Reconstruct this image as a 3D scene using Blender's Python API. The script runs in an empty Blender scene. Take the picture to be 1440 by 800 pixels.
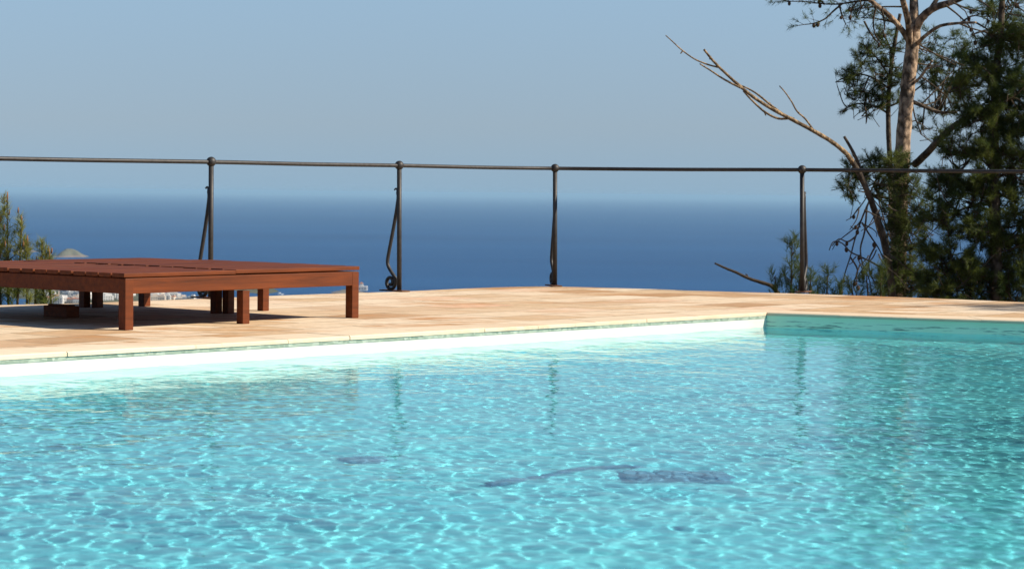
import bpy, bmesh, math, random
import numpy as np
from mathutils import Vector, Matrix

random.seed(7)
rng = np.random.default_rng(11)
S = bpy.context.scene
C = S.collection
R = math.radians

# ------------------------------------------------------------------ camera
W, H = 1440.0, 800.0            # photograph size, for measured positions
F = 3080.0                      # focal length in photograph pixels
CAM_H = 0.80                    # eye height over the deck
EYE_Y = 272.0                   # image row of eye level at the centre column
ROLL = R(0.6)
pitch = math.atan((H / 2 - EYE_Y) / F)
cam_d = bpy.data.cameras.new('camera')
cam = bpy.data.objects.new('camera', cam_d)
C.objects.link(cam)
S.camera = cam
cam_d.sensor_width = 36.0
cam_d.lens = F / W * 36.0
cam_d.clip_start = 0.05
cam_d.clip_end = 400000.0
MROT = (Matrix.Rotation(R(90) - pitch, 3, 'X') @ Matrix.Rotation(ROLL, 3, 'Z'))
cam.matrix_world = Matrix.Translation((0, 0, CAM_H)) @ MROT.to_4x4()
cam_d.dof.use_dof = True
cam_d.dof.focus_distance = 13.5
cam_d.dof.aperture_fstop = 9.0
CAMP = Vector((0, 0, CAM_H))


def ray(px, py):
    return MROT @ Vector(((px - W / 2) / F, -(py - H / 2) / F, -1.0))


def at(px, py, Y):
    r = ray(px, py)
    return CAMP + r * (Y / r.y)


def ground(px, py, z=0.0):
    r = ray(px, py)
    return CAMP + r * ((z - CAM_H) / r.z)


# ------------------------------------------------------------------ render
S.view_settings.view_transform = 'Standard'
S.view_settings.look = 'None'
S.view_settings.exposure = 0.55
S.view_settings.gamma = 1.0
cy = S.cycles
cy.use_denoising = True
try:
    cy.denoiser = 'OPENIMAGEDENOISE'
except Exception:
    pass
cy.max_bounces = 10
cy.transparent_max_bounces = 16
cy.transmission_bounces = 8
cy.diffuse_bounces = 3
cy.glossy_bounces = 4
cy.volume_bounces = 0
cy.caustics_reflective = False
cy.caustics_refractive = True
cy.blur_glossy = 0.5
cy.sample_clamp_indirect = 8.0

# ------------------------------------------------------------------ light
EL = R(38)
AZ = 10          # the sun stands to the right, this many degrees towards the camera
wd = bpy.data.worlds.new('World')
S.world = wd
wd.use_nodes = True
nt = wd.node_tree
sky = nt.nodes.new('ShaderNodeTexSky')
sky.sky_type = 'NISHITA'
sky.sun_disc = False
sky.sun_elevation = EL
sky.sun_rotation = R(90 + AZ)
sky.air_density = 1.0
sky.dust_density = 0.3
sky.ozone_density = 4.0
sky.altitude = 150
SKYTINT = ((0.0, (.65, .60, .54)), (.030, (.85, .675, .537)), (.09, (1.0, .865, .70)), (.30, (.53, .52, .52)))
tc = nt.nodes.new('ShaderNodeTexCoord')
sep = nt.nodes.new('ShaderNodeSeparateXYZ')
ma = nt.nodes.new('ShaderNodeMath'); ma.operation = 'ABSOLUTE'
mb_ = nt.nodes.new('ShaderNodeMath'); mb_.operation = 'MULTIPLY_ADD'
mb_.inputs[1].default_value = 0.85
mb_.inputs[2].default_value = 0.15
cmb = nt.nodes.new('ShaderNodeCombineXYZ')
nrm = nt.nodes.new('ShaderNodeVectorMath'); nrm.operation = 'NORMALIZE'
L = nt.links.new
L(tc.outputs['Generated'], sep.inputs[0])
L(sep.outputs['Z'], ma.inputs[0])
L(ma.outputs[0], mb_.inputs[0])
L(sep.outputs['X'], cmb.inputs['X'])
L(sep.outputs['Y'], cmb.inputs['Y'])
L(mb_.outputs[0], cmb.inputs['Z'])
L(cmb.outputs[0], nrm.inputs[0])
L(nrm.outputs[0], sky.inputs['Vector'])
# greyish maritime haze low in the sky
hr_ = nt.nodes.new('ShaderNodeValToRGB')
cr = hr_.color_ramp.elements
for _ in range(2):
    cr.new(.5)
for e_, (p_, c_) in zip(cr, SKYTINT):
    e_.position = p_
    e_.color = (*c_, 1)
mt = nt.nodes.new('ShaderNodeMix'); mt.data_type = 'RGBA'; mt.blend_type = 'MULTIPLY'
mt.inputs['Factor'].default_value = 1.0
L(ma.outputs[0], hr_.inputs['Fac'])
L(sky.outputs[0], mt.inputs[6]); L(hr_.outputs[0], mt.inputs[7])
L(mt.outputs[2], nt.nodes['Background'].inputs[0])
nt.nodes['Background'].inputs[1].default_value = 0.13

sun_d = bpy.data.lights.new('sun', 'SUN')
sun = bpy.data.objects.new('sun', sun_d)
C.objects.link(sun)
sun_d.energy = 5.0
sun_d.angle = R(0.5)
sun_d.color = (1.0, 0.91, 0.76)
sun.rotation_euler = (0, R(90) - EL, R(-AZ))
sun_d.cycles.is_caustics_light = True


# ------------------------------------------------------------------ helpers
class MB:
    """collects vertices and faces, then links them as one mesh object"""

    def __init__(self):
        self.v, self.f, self.mi, self.sm = [], [], [], []
        self.cur = 0

    def add(self, vs, fs, smooth=False):
        o = len(self.v)
        self.v.extend([tuple(p) for p in vs])
        for f in fs:
            self.f.append([o + i for i in f])
            self.mi.append(self.cur)
            self.sm.append(smooth)

    def box(self, c, size, ax=None, bev=0.0):
        """box centred at c; ax = (ux, uy, uz) axes"""
        ux, uy, uz = ax or (Vector((1, 0, 0)), Vector((0, 1, 0)), Vector((0, 0, 1)))
        c = Vector(c)
        hx, hy, hz = [s / 2 for s in size]
        b = min(bev, hx * .9, hy * .9, hz * .9)
        if b <= 0:
            vs = [c + ux * sx * hx + uy * sy * hy + uz * sz * hz for sz in (-1, 1) for sy in (-1, 1) for sx in (-1, 1)]
            self.add(vs, [(0, 2, 3, 1), (4, 5, 7, 6), (0, 1, 5, 4), (2, 6, 7, 3), (0, 4, 6, 2), (1, 3, 7, 5)])
            return
        bm = bmesh.new()
        bmesh.ops.create_cube(bm, size=1.0)
        for v in bm.verts:
            v.co = Vector((v.co.x * 2 * hx, v.co.y * 2 * hy, v.co.z * 2 * hz))
        bmesh.ops.bevel(bm, geom=bm.edges[:], offset=b, segments=2, profile=.6, affect='EDGES')
        bm.verts.index_update()
        self.add([c + ux * v.co.x + uy * v.co.y + uz * v.co.z for v in bm.verts],
                 [[v.index for v in f.verts] for f in bm.faces])
        bm.free()

    def tube(self, pts, radii, n=8, rough=0.0, cap=True, sub=0):
        pts = [Vector(p) for p in pts]
        if not hasattr(radii, '__len__'):
            radii = [radii] * len(pts)
        if sub:
            pts, radii = spline(pts, radii, sub)
        m = len(pts)
        t0 = (pts[1] - pts[0]).normalized()
        ref = Vector((0, 0, 1)) if abs(t0.z) < .9 else Vector((1, 0, 0))
        a = t0.cross(ref).normalized()
        vs, fs = [], []
        for i in range(m):
            t = (pts[min(i + 1, m - 1)] - pts[max(i - 1, 0)]).normalized()
            a = (a - t * a.dot(t))
            if a.length < 1e-6:
                a = t.orthogonal()
            a.normalize()
            b = t.cross(a)
            for k in range(n):
                th = 2 * math.pi * k / n
                r = radii[i] * (1 + (random.uniform(-rough, rough) if rough else 0))
                vs.append(pts[i] + (a * math.cos(th) + b * math.sin(th)) * r)
        for i in range(m - 1):
            for k in range(n):
                k2 = (k + 1) % n
                fs.append((i * n + k, i * n + k2, (i + 1) * n + k2, (i + 1) * n + k))
        if cap:
            fs.append(tuple(range(n - 1, -1, -1)))
            fs.append(tuple((m - 1) * n + k for k in range(n)))
        self.add(vs, fs, True)

    def ball(self, c, r, seg=16, rings=10, sz=1.0):
        c = Vector(c)
        vs = [c + Vector((0, 0, r * sz))]
        for i in range(1, rings):
            p = math.pi * i / rings
            for k in range(seg):
                q = 2 * math.pi * k / seg
                vs.append(c + Vector((r * math.sin(p) * math.cos(q), r * math.sin(p) * math.sin(q), r * sz * math.cos(p))))
        vs.append(c - Vector((0, 0, r * sz)))
        fs = [(0, 1 + k, 1 + (k + 1) % seg) for k in range(seg)]
        for i in range(rings - 2):
            for k in range(seg):
                a = 1 + i * seg + k
                b = 1 + i * seg + (k + 1) % seg
                fs.append((a, a + seg, b + seg, b))
        e = len(vs) - 1
        o = 1 + (rings - 2) * seg
        fs += [(e, o + (k + 1) % seg, o + k) for k in range(seg)]
        self.add(vs, fs, True)

    def build(self, name, mats, parent=None, origin=None):
        if not isinstance(mats, (list, tuple)):
            mats = [mats]
        me = bpy.data.meshes.new(name)
        o = bpy.data.objects.new(name, me)
        org = Vector(origin) if origin is not None else Vector((0, 0, 0))
        v = [(p[0] - org.x, p[1] - org.y, p[2] - org.z) for p in self.v]
        me.from_pydata(v, [], self.f)
        for m in mats:
            me.materials.append(m)
        me.polygons.foreach_set('material_index', self.mi)
        me.polygons.foreach_set('use_smooth', self.sm)
        me.update()
        C.objects.link(o)
        o.location = org
        if parent is not None:
            o.parent = parent
            o.location = org - (Vector(parent['_org']) if '_org' in parent else Vector((0, 0, 0)))
        o['_org'] = tuple(org)
        return o


def spline(pts, radii, sub):
    P, Q = [], []
    n = len(pts)
    for i in range(n - 1):
        p0, p1, p2, p3 = pts[max(i - 1, 0)], pts[i], pts[i + 1], pts[min(i + 2, n - 1)]
        for k in range(sub):
            t = k / sub
            P.append(.5 * ((2 * p1) + (p2 - p0) * t + (2 * p0 - 5 * p1 + 4 * p2 - p3) * t * t + (3 * p1 - p0 - 3 * p2 + p3) * t ** 3))
            Q.append(radii[i] * (1 - t) + radii[i + 1] * t)
    P.append(pts[-1]); Q.append(radii[-1])
    return P, Q


def tag(o, label=None, cat=None, group=None, kind=None):
    if label: o['label'] = label
    if cat: o['category'] = cat
    if group: o['group'] = group
    if kind: o['kind'] = kind
    return o


def empty(name, loc, label, cat, group=None):
    o = bpy.data.objects.new(name, None)
    o.empty_display_size = .2
    C.objects.link(o)
    o.location = loc
    o['_org'] = tuple(loc)
    return tag(o, label, cat, group)


# ------------------------------------------------------------------ materials
def mat(name):
    m = bpy.data.materials.new(name)
    m.use_nodes = True
    t = m.node_tree
    return m, t, t.nodes['Principled BSDF'], t.nodes, t.links.new


def noise(n, l, vec, scale, detail=4, rough=.55, dist=0.0):
    x = n.new('ShaderNodeTexNoise')
    x.inputs['Scale'].default_value = scale
    x.inputs['Detail'].default_value = detail
    x.inputs['Roughness'].default_value = rough
    x.inputs['Distortion'].default_value = dist
    if vec is not None:
        l(vec, x.inputs['Vector'])
    return x


def ramp(n, l, fac, stops):
    x = n.new('ShaderNodeValToRGB')
    e = x.color_ramp.elements
    while len(e) < len(stops):
        e.new(.5)
    for i, (p, c) in enumerate(stops):
        e[i].position = p
        e[i].color = (*c, 1)
    l(fac, x.inputs['Fac'])
    return x


def coords(n, l, scale=(1, 1, 1), rot=(0, 0, 0), src='Object'):
    t = n.new('ShaderNodeTexCoord')
    m = n.new('ShaderNodeMapping')
    m.inputs['Scale'].default_value = scale
    m.inputs['Rotation'].default_value = rot
    l(t.outputs[src], m.inputs['Vector'])
    return m.outputs['Vector']


def mixc(n, l, fac, a, b, mode='MIX'):
    x = n.new('ShaderNodeMix')
    x.data_type = 'RGBA'
    x.blend_type = mode
    for s, v in ((x.inputs['Factor'], fac), (x.inputs[6], a), (x.inputs[7], b)):
        if isinstance(v, (int, float)):
            s.default_value = v
        elif isinstance(v, tuple):
            s.default_value = (*v, 1)
        else:
            l(v, s)
    return x.outputs[2]


def bump(n, l, h, strength, dist, bs):
    x = n.new('ShaderNodeBump')
    x.inputs['Strength'].default_value = strength
    x.inputs['Distance'].default_value = dist
    l(h, x.inputs['Height'])
    l(x.outputs[0], bs.inputs['Normal'])
    return x


def simple(name, col, rough=.6, var=.25, scale=6, spec=.4, stretch=(1, 1, 1), bmp=.15, bd=.01, metal=0):
    m, t, b, n, l = mat(name)
    v = coords(n, l, stretch)
    a = noise(n, l, v, scale, 5)
    lo = tuple(c * (1 - var) for c in col)
    hi = tuple(min(1, c * (1 + var)) for c in col)
    r = ramp(n, l, a.outputs['Fac'], [(.3, lo), (.7, hi)])
    l(r.outputs[0], b.inputs['Base Color'])
    b.inputs['Roughness'].default_value = rough
    b.inputs['Specular IOR Level'].default_value = spec
    b.inputs['Metallic'].default_value = metal
    if bmp:
        bump(n, l, a.outputs['Fac'], bmp, bd, b)
    return m


UDEG = math.degrees(math.atan2(5.23, 4.1))      # direction of the pool's long edge


def sandstone(name, slab=(.62, .42), lift=0.0):
    m, t, b, n, l = mat(name)
    v = coords(n, l, (1, 1, 1), (0, 0, R(-UDEG)))
    br = n.new('ShaderNodeTexBrick')
    br.inputs['Scale'].default_value = 1.0
    br.inputs['Brick Width'].default_value = slab[0]
    br.inputs['Row Height'].default_value = slab[1]
    br.inputs['Mortar Size'].default_value = .009
    br.inputs['Mortar Smooth'].default_value = .3
    br.inputs['Color1'].default_value = (0, 0, 0, 1)
    br.inputs['Color2'].default_value = (1, 1, 1, 1)
    br.inputs['Mortar'].default_value = (.5, .5, .5, 1)
    br.offset = .37
    # slightly wobbling joints
    wob = noise(n, l, v, 1.7, 2)
    sv = n.new('ShaderNodeVectorMath'); sv.operation = 'SCALE'; sv.inputs['Scale'].default_value = .06
    l(wob.outputs['Color'], sv.inputs[0])
    av = n.new('ShaderNodeVectorMath'); av.operation = 'ADD'
    l(v, av.inputs[0]); l(sv.outputs[0], av.inputs[1])
    l(av.outputs[0], br.inputs['Vector'])
    tone = ramp(n, l, br.outputs['Color'], [(0, (.40, .225, .105)), (.28, (.58, .41, .25)), (.62, (.70, .56, .40)), (.85, (.72, .59, .44)), (1, (.66, .42, .27))])
    # sandstone veins, rust coloured, drawn out along the bedding
    vs = coords(n, l, (.55, 2.2, 1), (0, 0, R(8)))
    n1 = noise(n, l, vs, 2.1, 6, .6, .9)
    vein = ramp(n, l, n1.outputs['Fac'], [(.50, (0, 0, 0)), (.62, (1, 1, 1))])
    gate = noise(n, l, v, .9, 2)
    g2 = ramp(n, l, gate.outputs['Fac'], [(.38, (0, 0, 0)), (.55, (1, 1, 1))])
    vm = mixc(n, l, 1.0, vein.outputs[0], g2.outputs[0], 'MULTIPLY')
    c1 = mixc(n, l, vm, tone.outputs[0], (.45, .205, .065))
    n2 = noise(n, l, v, 14, 6, .65)
    sp = ramp(n, l, n2.outputs['Fac'], [(.3, (.78, .77, .74)), (.7, (1.12, 1.1, 1.08))])
    c2 = mixc(n, l, 1.0, c1, sp.outputs[0], 'MULTIPLY')
    pale = noise(n, l, v, .5, 3)
    pr = ramp(n, l, pale.outputs['Fac'], [(.45, (0, 0, 0)), (.7, (.55, .55, .55))])
    c3 = mixc(n, l, pr.outputs[0], c2, (.72, .57, .41))
    jn = mixc(n, l, br.outputs['Fac'], c3, (.30, .21, .13))
    jn = mixc(n, l, lift, jn, (.74, .63, .47))
    l(jn, b.inputs['Base Color'])
    b.inputs['Roughness'].default_value = .75
    b.inputs['Specular IOR Level'].default_value = .25
    hm = n.new('ShaderNodeMath'); hm.operation = 'MULTIPLY_ADD'
    l(br.outputs['Fac'], hm.inputs[0]); hm.inputs[1].default_value = -.5
    l(n2.outputs['Fac'], hm.inputs[2])
    bump(n, l, hm.outputs[0], .35, .006, b)
    return m


M_deck = sandstone('sandstone_paving')


def wood_mat(name, col):
    m, t, b, n, l = mat(name)
    v0 = coords(n, l, (1, 1, 1), (0, 0, R(-UDEG)))
    m2 = n.new('ShaderNodeMapping')
    m2.inputs['Scale'].default_value = (1.0, 16, 16)
    l(v0, m2.inputs['Vector'])
    a = noise(n, l, m2.outputs['Vector'], 2.4, 6, .6, .3)
    v2 = coords(n, l)
    c = noise(n, l, v2, 3.0, 3)
    r = ramp(n, l, a.outputs['Fac'], [(.25, tuple(x * .5 for x in col)), (.5, col), (.78, tuple(x * 1.5 for x in col))])
    w = ramp(n, l, c.outputs['Fac'], [(.35, (.9, .9, .92)), (.7, (1.08, 1.06, 1.03))])
    k = mixc(n, l, 1.0, r.outputs[0], w.outputs[0], 'MULTIPLY')
    l(k, b.inputs['Base Color'])
    b.inputs['Roughness'].default_value = .62
    b.inputs['Specular IOR Level'].default_value = .25
    bump(n, l, a.outputs['Fac'], .2, .003, b)
    return m


M_wood = wood_mat('stained_hardwood', (.120, .0265, .0038))
M_iron = simple('wrought_iron', (.036, .033, .032), .55, .35, 30, .5, bmp=.25, bd=.003, metal=.35)
M_rust = simple('rusted_plate', (.12, .06, .035), .8, .45, 25, .2, bmp=.3, bd=.004)


def lining_mat(name, lo, hi, scuff):
    """white plaster above the water, with a grey tide line and a few scuffs; pale aqua lining below"""
    m, t, b, n, l = mat(name)
    tcn = n.new('ShaderNodeTexCoord')
    sp = n.new('ShaderNodeSeparateXYZ')
    l(tcn.outputs['Object'], sp.inputs[0])
    zr = n.new('ShaderNodeMapRange')
    zr.inputs['From Min'].default_value = -.108
    zr.inputs['From Max'].default_value = -.098
    l(sp.outputs['Z'], zr.inputs['Value'])
    n0 = noise(n, l, coords(n, l), 2.5, 4)
    aq = ramp(n, l, n0.outputs['Fac'], [(.3, (.17, .82, .96)), (.7, (.24, .90, .98))])
    wh = ramp(n, l, n0.outputs['Fac'], [(.3, lo), (.7, hi)])
    c = mixc(n, l, zr.outputs[0], aq.outputs[0], wh.outputs[0])
    # scuffs in a band just above the water
    sv = coords(n, l, (1.6, 1.6, 26))
    n1 = noise(n, l, sv, 3.0, 5, .6)
    s1 = ramp(n, l, n1.outputs['Fac'], [(.54, (0, 0, 0)), (.62, (1, 1, 1))])
    bz = n.new('ShaderNodeMapRange')
    bz.interpolation_type = 'SMOOTHSTEP'
    bz.inputs['From Min'].default_value = -.040
    bz.inputs['From Max'].default_value = -.062
    l(sp.outputs['Z'], bz.inputs['Value'])
    s2 = mixc(n, l, 1.0, s1.outputs[0], bz.outputs[0], 'MULTIPLY')
    s3 = mixc(n, l, 1.0, s2, zr.outputs[0], 'MULTIPLY')
    s3 = mixc(n, l, 1.0, s3, (scuff, scuff, scuff), 'MULTIPLY')
    c2 = mixc(n, l, s3, c, (.16, .19, .17))
    l(c2, b.inputs['Base Color'])
    b.inputs['Roughness'].default_value = .6
    return m


M_lining = lining_mat('pool_plaster', (.66, .635, .55), (.76, .73, .64), .12)
M_far = lining_mat('weathered_bounce_tint_plaster', (.70, .86, .64), (.80, .90, .72), .9)  # scuffed shaded wall; green-blue light bounced off the pool put into its colour


def mosaic_mat():
    m, t, b, n, l = mat('waterline_mosaic')
    v = coords(n, l, (1, 1, 1))
    vo = n.new('ShaderNodeTexVoronoi')
    vo.inputs['Scale'].default_value = 38
    l(v, vo.inputs['Vector'])
    r = ramp(n, l, vo.outputs['Color'], [(0, (.19, .24, .18)), (.5, (.31, .36, .28)), (1, (.50, .53, .44))])
    l(r.outputs[0], b.inputs['Base Color'])
    b.inputs['Roughness'].default_value = .3
    return m


M_mosaic = mosaic_mat()


def water_mat():
    m, t, b, n, l = mat('pool_water')
    n.remove(b)
    out = n['Material Output']
    gl = n.new('ShaderNodeBsdfGlass')
    gl.inputs['Color'].default_value = (.92, 1.0, 1.0, 1)
    gl.inputs['IOR'].default_value = 1.333
    gl.inputs['Roughness'].default_value = 0.0
    # fine cat's-paw ripples too small for the mesh
    a = noise(n, l, coords(n, l, (1, 1.5, 1)), 14.0, 3, .55, .3)
    c = noise(n, l, coords(n, l, (1, 1.3, 1)), 4.5, 2, .5)
    ad = n.new('ShaderNodeMath'); ad.operation = 'MULTIPLY_ADD'
    l(c.outputs['Fac'], ad.inputs[0]); ad.inputs[1].default_value = 1.1; l(a.outputs['Fac'], ad.inputs[2])
    bp_ = n.new('ShaderNodeBump')
    bp_.inputs['Strength'].default_value = 1.0
    bp_.inputs['Distance'].default_value = .0010
    l(ad.outputs[0], bp_.inputs['Height'])
    l(bp_.outputs[0], gl.inputs['Normal'])
    l(gl.outputs[0], out.inputs['Surface'])
    return m


M_water = water_mat()


def sea_mat():
    m, t, b, n, l = mat('sea_water')
    v = coords(n, l, (1, 1, 1))
    big = noise(n, l, coords(n, l, (.00025, .0009, 1)), 1.0, 5)
    r = ramp(n, l, big.outputs['Fac'], [(.3, (.004, .048, .152)), (.7, (.009, .073, .205))])
    l(r.outputs[0], b.inputs['Base Color'])
    b.inputs['Roughness'].default_value = .55
    b.inputs['Specular IOR Level'].default_value = .3
    w = noise(n, l, v, .12, 5, .6)
    bump(n, l, w.outputs['Fac'], .8, 3.0, b)
    return m


M_sea = sea_mat()
M_land = simple('scrub_hillside', (.085, .085, .045), .9, .5, .02, .1, bmp=0)
M_earth = simple('dry_earth', (.16, .12, .075), .9, .35, .8, .1, bmp=.4, bd=.1)
M_rock = simple('pale_rock', (.34, .29, .22), .9, .35, .03, .1, bmp=0)
M_white = simple('whitewash', (.62, .60, .57), .8, .06, 2, .2, bmp=0)
M_cream = simple('cream_render', (.62, .52, .42), .8, .1, 2, .2, bmp=0)
M_roof = simple('clay_roof', (.34, .15, .09), .8, .25, 3, .2, bmp=0)
M_win = simple('dark_window', (.03, .035, .045), .2, .3, 3, .5, bmp=0)
M_hull = simple('white_hull', (.8, .8, .78), .35, .03, 2, .5, bmp=0)
M_hose = simple('blue_hose', (.09, .24, .40), .5, .2, 8, .4, bmp=0)
M_drain = simple('drain_cover', (.14, .36, .52), .5, .25, 9, .4, bmp=0)


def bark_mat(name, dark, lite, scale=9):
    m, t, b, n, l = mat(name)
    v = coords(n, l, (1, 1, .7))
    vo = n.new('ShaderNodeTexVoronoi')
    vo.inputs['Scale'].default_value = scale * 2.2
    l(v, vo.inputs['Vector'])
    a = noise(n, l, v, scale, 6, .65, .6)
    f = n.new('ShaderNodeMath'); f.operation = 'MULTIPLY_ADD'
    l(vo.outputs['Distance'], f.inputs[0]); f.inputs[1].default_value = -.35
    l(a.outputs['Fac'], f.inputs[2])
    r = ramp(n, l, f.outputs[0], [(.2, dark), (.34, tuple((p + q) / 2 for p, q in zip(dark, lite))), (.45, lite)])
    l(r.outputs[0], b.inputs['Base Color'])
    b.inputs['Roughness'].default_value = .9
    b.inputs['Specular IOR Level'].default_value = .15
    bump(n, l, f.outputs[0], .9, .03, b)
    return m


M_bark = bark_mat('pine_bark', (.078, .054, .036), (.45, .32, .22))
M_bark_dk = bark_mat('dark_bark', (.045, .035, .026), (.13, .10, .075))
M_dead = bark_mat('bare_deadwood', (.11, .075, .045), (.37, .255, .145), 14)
M_twig = simple('grey_twig', (.07, .052, .035), .9, .3, 20, .1, bmp=0)
M_cone = simple('pine_cone', (.07, .045, .03), .9, .3, 40, .1, bmp=0)
M_tip = simple('orange_candle', (.26, .13, .06), .8, .25, 40, .1, bmp=0)


def needle_mat(name, lo, hi, transl=.4):
    m, t, b, n, l = mat(name)
    v = coords(n, l)
    a = noise(n, l, v, 2.4, 3)
    r = ramp(n, l, a.outputs['Fac'], [(.33, lo), (.68, hi)])
    l(r.outputs[0], b.inputs['Base Color'])
    b.inputs['Roughness'].default_value = .55
    b.inputs['Specular IOR Level'].default_value = .25
    tr = n.new('ShaderNodeBsdfTranslucent')
    l(r.outputs[0], tr.inputs['Color'])
    mx = n.new('ShaderNodeMixShader')
    mx.inputs[0].default_value = transl
    l(b.outputs[0], mx.inputs[1]); l(tr.outputs[0], mx.inputs[2])
    l(mx.outputs[0], n['Material Output'].inputs['Surface'])
    return m


M_needle = needle_mat('pine_needles', (.034, .066, .018), (.135, .160, .036))
M_needle_dk = needle_mat('dark_needles', (.026, .052, .014), (.135, .160, .034))
M_needle_lt = needle_mat('young_needles', (.14, .19, .035), (.32, .29, .07))

# ------------------------------------------------------------------ pool outline, deck
WATER_Z = -.097
DEPTH_Z = -.72
p0 = ground(0, 501)
corner = ground(1078, 440)
pr = ground(1440, 452)
udir = (corner - p0).normalized(); udir.z = 0; udir.normalize()
rdir = (pr - corner); rdir.z = 0; rdir.normalize()
NEAR_Y = 3.3
pf = corner - udir * ((corner.y - NEAR_Y) / udir.y)      # near left corner, out of frame
pd = corner + rdir * 9.0
pe = pd + Vector((-.617, -.787, 0)) * 9.0
pe.y = max(pe.y, NEAR_Y)
pg = Vector((pe.x - (pe.y - NEAR_Y) * .6, NEAR_Y, 0))
# walk the outline: near left, corner, right far, right near (the far edge bows slightly)
POOL = [pf]
for k in range(1, 40):
    POOL.append(pf.lerp(corner, k / 40))
POOL.append(corner)
for k in range(1, 16):
    s = k / 16
    q = corner.lerp(pd, s)
    bow = .16 * 4 * s * (1 - s) * .5
    POOL.append(q + Vector((-rdir.y, rdir.x, 0)) * bow)
POOL += [pd, pd.lerp(pe, .5), pe, pg]
POOL = [Vector((p.x, p.y, 0)) for p in POOL]

far_px = [(-200, 436), (0, 429), (110, 426.5), (280, 420), (420, 414.5), (560, 410), (660, 405.5), (720, 403.5), (780, 403), (900, 406),
          (1000, 409.5), (1127, 413), (1300, 419), (1440, 425)]
FAR = [ground(x, y) for x, y in far_px]
FAR, _ = spline(FAR, [0] * len(FAR), 4)
OUT = FAR + [Vector((5.6, 16.3, 0)), Vector((8.6, 15.2, 0)), Vector((12.5, 13.4, 0)), Vector((15, 10.5, 0)), Vector((14, 3, 0)), Vector((11, -6, 0)),
             Vector((-12, -6, 0)), Vector((-13, 3, 0)), Vector((-9.5, 9, 0))]


def offset_poly(poly, d):
    """move the outline outwards by d"""
    n = len(poly)
    area = sum(poly[i].x * poly[(i + 1) % n].y - poly[(i + 1) % n].x * poly[i].y for i in range(n))
    sg = 1 if area > 0 else -1
    res = []
    for i in range(n):
        a, b, c = poly[i - 1], poly[i], poly[(i + 1) % n]
        n1 = Vector(((b - a).y, -(b - a).x, 0)).normalized() * sg
        n2 = Vector(((c - b).y, -(c - b).x, 0)).normalized() * sg
        m = (n1 + n2)
        m = m / max(.3, m.length_squared / 2)
        res.append(b + m * d)
    return res


COP_W = .33
cop_in = offset_poly(POOL, -.008)
cop_out = offset_poly(POOL, COP_W)


def poly_sheet(name, outer, inner, z, m):
    bm = bmesh.new()
    es = []
    for loop in (outer, inner):
        vs = [bm.verts.new((p.x, p.y, z)) for p in loop]
        for i in range(len(vs)):
            es.append(bm.edges.new((vs[i], vs[(i + 1) % len(vs)])))
    bmesh.ops.triangle_fill(bm, use_beauty=True, use_dissolve=False, edges=es)
    # outer skirt
    n = len(outer)
    a = [bm.verts.new((p.x, p.y, z - .003)) for p in outer]
    b = [bm.verts.new((p.x, p.y, z - .9)) for p in outer]
    for i in range(n):
        bm.faces.new((a[i], a[(i + 1) % n], b[(i + 1) % n], b[i]))
    bmesh.ops.recalc_face_normals(bm, faces=bm.faces[:])
    me = bpy.data.meshes.new(name)
    bm.to_mesh(me); bm.free()
    me.materials.append(m)
    o = bpy.data.objects.new(name, me)
    C.objects.link(o)
    for p in me.polygons:
        if abs(p.normal.z) > .5 and p.normal.z < 0:
            p.flip()
    return o


deck = poly_sheet('pool_deck', OUT, offset_poly(POOL, COP_W + .001), 0.0, M_deck)
tag(deck, kind='structure')

# coping: one run of thick slabs with open joints, cut along the outline
cop = MB()


def resample(poly, step):
    pts, n = [], len(poly)
    for i in range(n):
        a, b = poly[i], poly[(i + 1) % n]
        k = max(1, round((b - a).length / step))
        pts += [a.lerp(b, j / k) for j in range(k)]
    return pts


def coping_run(a0, a1, b0, b1, top=.004, th=.022):
    """slabs between inner line a and outer line b"""
    Ltot = (a1 - a0).length
    s = 0
    while s < Ltot - .02:
        e = min(Ltot, s + random.uniform(.44, .62))
        if Ltot - e < .2:
            e = Ltot
        t0, t1 = (s + .0012) / Ltot, (e - .0012) / Ltot
        dz = random.uniform(-.002, .002)
        dj = random.uniform(-.003, .003)
        q = [a0.lerp(a1, t0), a0.lerp(a1, t1), b0.lerp(b1, t1), b0.lerp(b1, t0)]
        nd = (q[3] - q[0]).normalized()
        q[0] = q[0] + nd * dj; q[1] = q[1] + nd * (dj + random.uniform(-.002, .002))
        zt, zb, c = top + dz, top - th, .006
        inn = [q[0] + nd * c, q[1] + nd * c]
        vs = [(*q[0].xy, zb), (*q[1].xy, zb), (*q[2].xy, zb), (*q[3].xy, zb),
              (*q[0].xy, zt - c), (*q[1].xy, zt - c), (*inn[0].xy, zt), (*inn[1].xy, zt), (*q[2].xy, zt), (*q[3].xy, zt)]
        cop.add(vs, [(0, 3, 2, 1), (0, 1, 5, 4), (4, 5, 7, 6), (6, 7, 8, 9), (1, 2, 8, 7, 5), (0, 4, 6, 9, 3), (2, 3, 9, 8)])
        s = e


iC = POOL.index(corner) if corner in POOL else 40
segs = [(0, 40), (40, 48), (48, 56), (56, 57), (57, 58), (58, 59), (59, 0)]
for a, b in segs:
    coping_run(cop_in[a], cop_in[b], cop_out[a], cop_out[b])
M_cop = sandstone('coping_stone', (3.0, 3.0), .6)
tag(cop.build('pool_coping', M_cop), kind='structure')

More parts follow.
